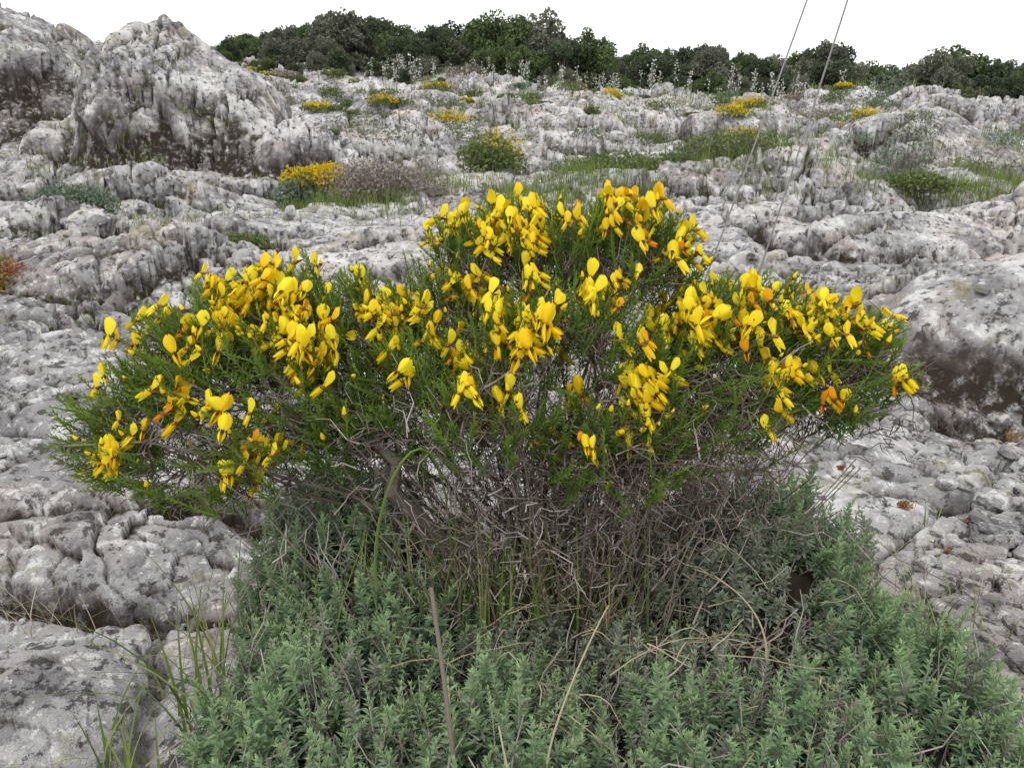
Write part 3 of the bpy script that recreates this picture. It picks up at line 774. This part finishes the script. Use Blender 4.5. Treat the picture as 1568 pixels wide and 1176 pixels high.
stem('dry_grass_stem', [(-.02, .95, .50), (.0, .93, .40), (.02, .92, .33)], .0015, .002, M_straw)
a = Acc(); n = 110
c = np.stack([rng.normal(.2, .22, n), rng.normal(1.42, .15, n), np.zeros(n)], 1); c[:, 2] = dome(c[:, 0], c[:, 1])+rng.uniform(-.02, .05, n)
az = rng.uniform(0, 6.28, n); ln = rng.uniform(.06, .2, n)
dv = np.stack([np.cos(az), np.sin(az)*.6, rng.normal(0, .35, n)], 1)*ln[:, None]
p = c[:, None]+dv[:, None]*(s6-.5); p[..., 2] += .03*np.sin(np.pi*s6[..., 0])*rng.uniform(-.5, 1.5, (n, 1)); p += rng.normal(0, .002, p.shape)
a.tubes(p, np.linspace(.0014, .0007, 6)[None], 0); a.build('fallen_dry_stems', [M_straw])
a = Acc()
def tuft(cx, cy, sx, sy, n, h0, h1, w, mat, lean=.6):
    x = rng.normal(cx, sx, n); y = rng.normal(cy, sy, n)
    blades(a, np.stack([x, y, surf(x, y)-.01], 1), rng.uniform(h0, h1, n), np.full(n, w), lean, mat, seg=7)
tuft(-.72, 1.45, .06, .08, 34, .2, .5, .008, 0); tuft(-.80, 1.3, .06, .06, 22, .1, .3, .007, 0); tuft(-.62, 1.75, .08, .08, 20, .2, .45, .006, 0)
tuft(-.85, 1.75, .12, .1, 14, .2, .5, .003, 1, .4); tuft(1.12, 1.75, .1, .1, 40, .1, .26, .005, 0); tuft(1.1, 1.4, .08, .1, 30, .08, .2, .005, 0)
tuft(-1.35, 1.9, .08, .08, 30, .1, .25, .003, 1, .8); tuft(1.05, 1.95, .15, .1, 60, .1, .3, .0025, 1, .9)
tuft(1.35, 1.9, .12, .12, 40, .04, .12, .006, 0, .9)
a.build('grass_tufts', [M_grass, M_straw])

# ------------------------------------------------------------------ the two slack wires
for (x0, x1) in ((.335, 1.2), (.54, 1.21)):
    u = np.linspace(0, 1, 20); z = .05+u*3.2
    x = x0+(x1-x0)*u+.02*np.sin(u*math.pi); y = 2.3+.02*np.sin(u*3)
    a = Acc(); a.tubes(np.stack([x, y, z], 1)[None], .0024, 0, sides=6)
    a.tubes(np.array([[[x0-.02, 2.3, -.05], [x0, 2.3, .06], [x0+.02, 2.3, .10]]]), .008, 0, sides=6)
    a.build('guy_wire', [M_wire])

# ------------------------------------------------------------------ light, sky, camera
w = bpy.data.worlds.new('World'); bpy.context.scene.world = w; w.use_nodes = True
nt = w.node_tree; n = nt.nodes; l = nt.links; n.clear()
el = math.radians(58); az = math.radians(-25)
sky = n.new('ShaderNodeTexSky'); sky.sky_type = 'NISHITA'; sky.sun_disc = False; sky.sun_elevation = el; sky.sun_rotation = az; sky.dust_density = 4
bg1 = n.new('ShaderNodeBackground'); bg1.inputs[1].default_value = .12; l.new(sky.outputs[0], bg1.inputs[0])
tc = n.new('ShaderNodeTexCoord'); ns = n.new('ShaderNodeTexNoise'); ns.inputs['Scale'].default_value = 2.2; ns.inputs['Detail'].default_value = 5
mp = n.new('ShaderNodeMapping'); mp.inputs['Scale'].default_value = (1, 1, 3); l.new(tc.outputs['Generated'], mp.inputs[0]); l.new(mp.outputs[0], ns.inputs['Vector'])
cr = ramp(n, l, ns.outputs['Fac'], [(.3, (.92, .94, .97)), (.7, (1.0, 1.0, 1.0))])
bg2 = n.new('ShaderNodeBackground'); bg2.inputs[1].default_value = 1.55; l.new(cr.outputs[0], bg2.inputs[0])
mx = n.new('ShaderNodeMixShader'); mx.inputs[0].default_value = .92
l.new(bg1.outputs[0], mx.inputs[1]); l.new(bg2.outputs[0], mx.inputs[2])
o = n.new('ShaderNodeOutputWorld'); l.new(mx.outputs[0], o.inputs[0])
sl = bpy.data.lights.new('sun', 'SUN'); sl.energy = 1.15; sl.angle = math.radians(24); sl.color = (1, .97, .93)
so = bpy.data.objects.new('sun', sl); bpy.context.scene.collection.objects.link(so)
so.rotation_euler = (math.radians(28), math.radians(-14), 0); so.location = (-3, -4, 10)

cam = bpy.data.cameras.new('camera'); co = bpy.data.objects.new('camera', cam); bpy.context.scene.collection.objects.link(co)
co.location = (0, 0, 1.4); co.rotation_euler = (math.radians(70), 0, 0)
cam.sensor_width = 36; cam.lens = 27.7; cam.clip_start = .02; cam.clip_end = 1500
bpy.context.scene.camera = co
vs = bpy.context.scene.view_settings; vs.view_transform = 'Standard'; vs.look = 'None'; vs.exposure = 0
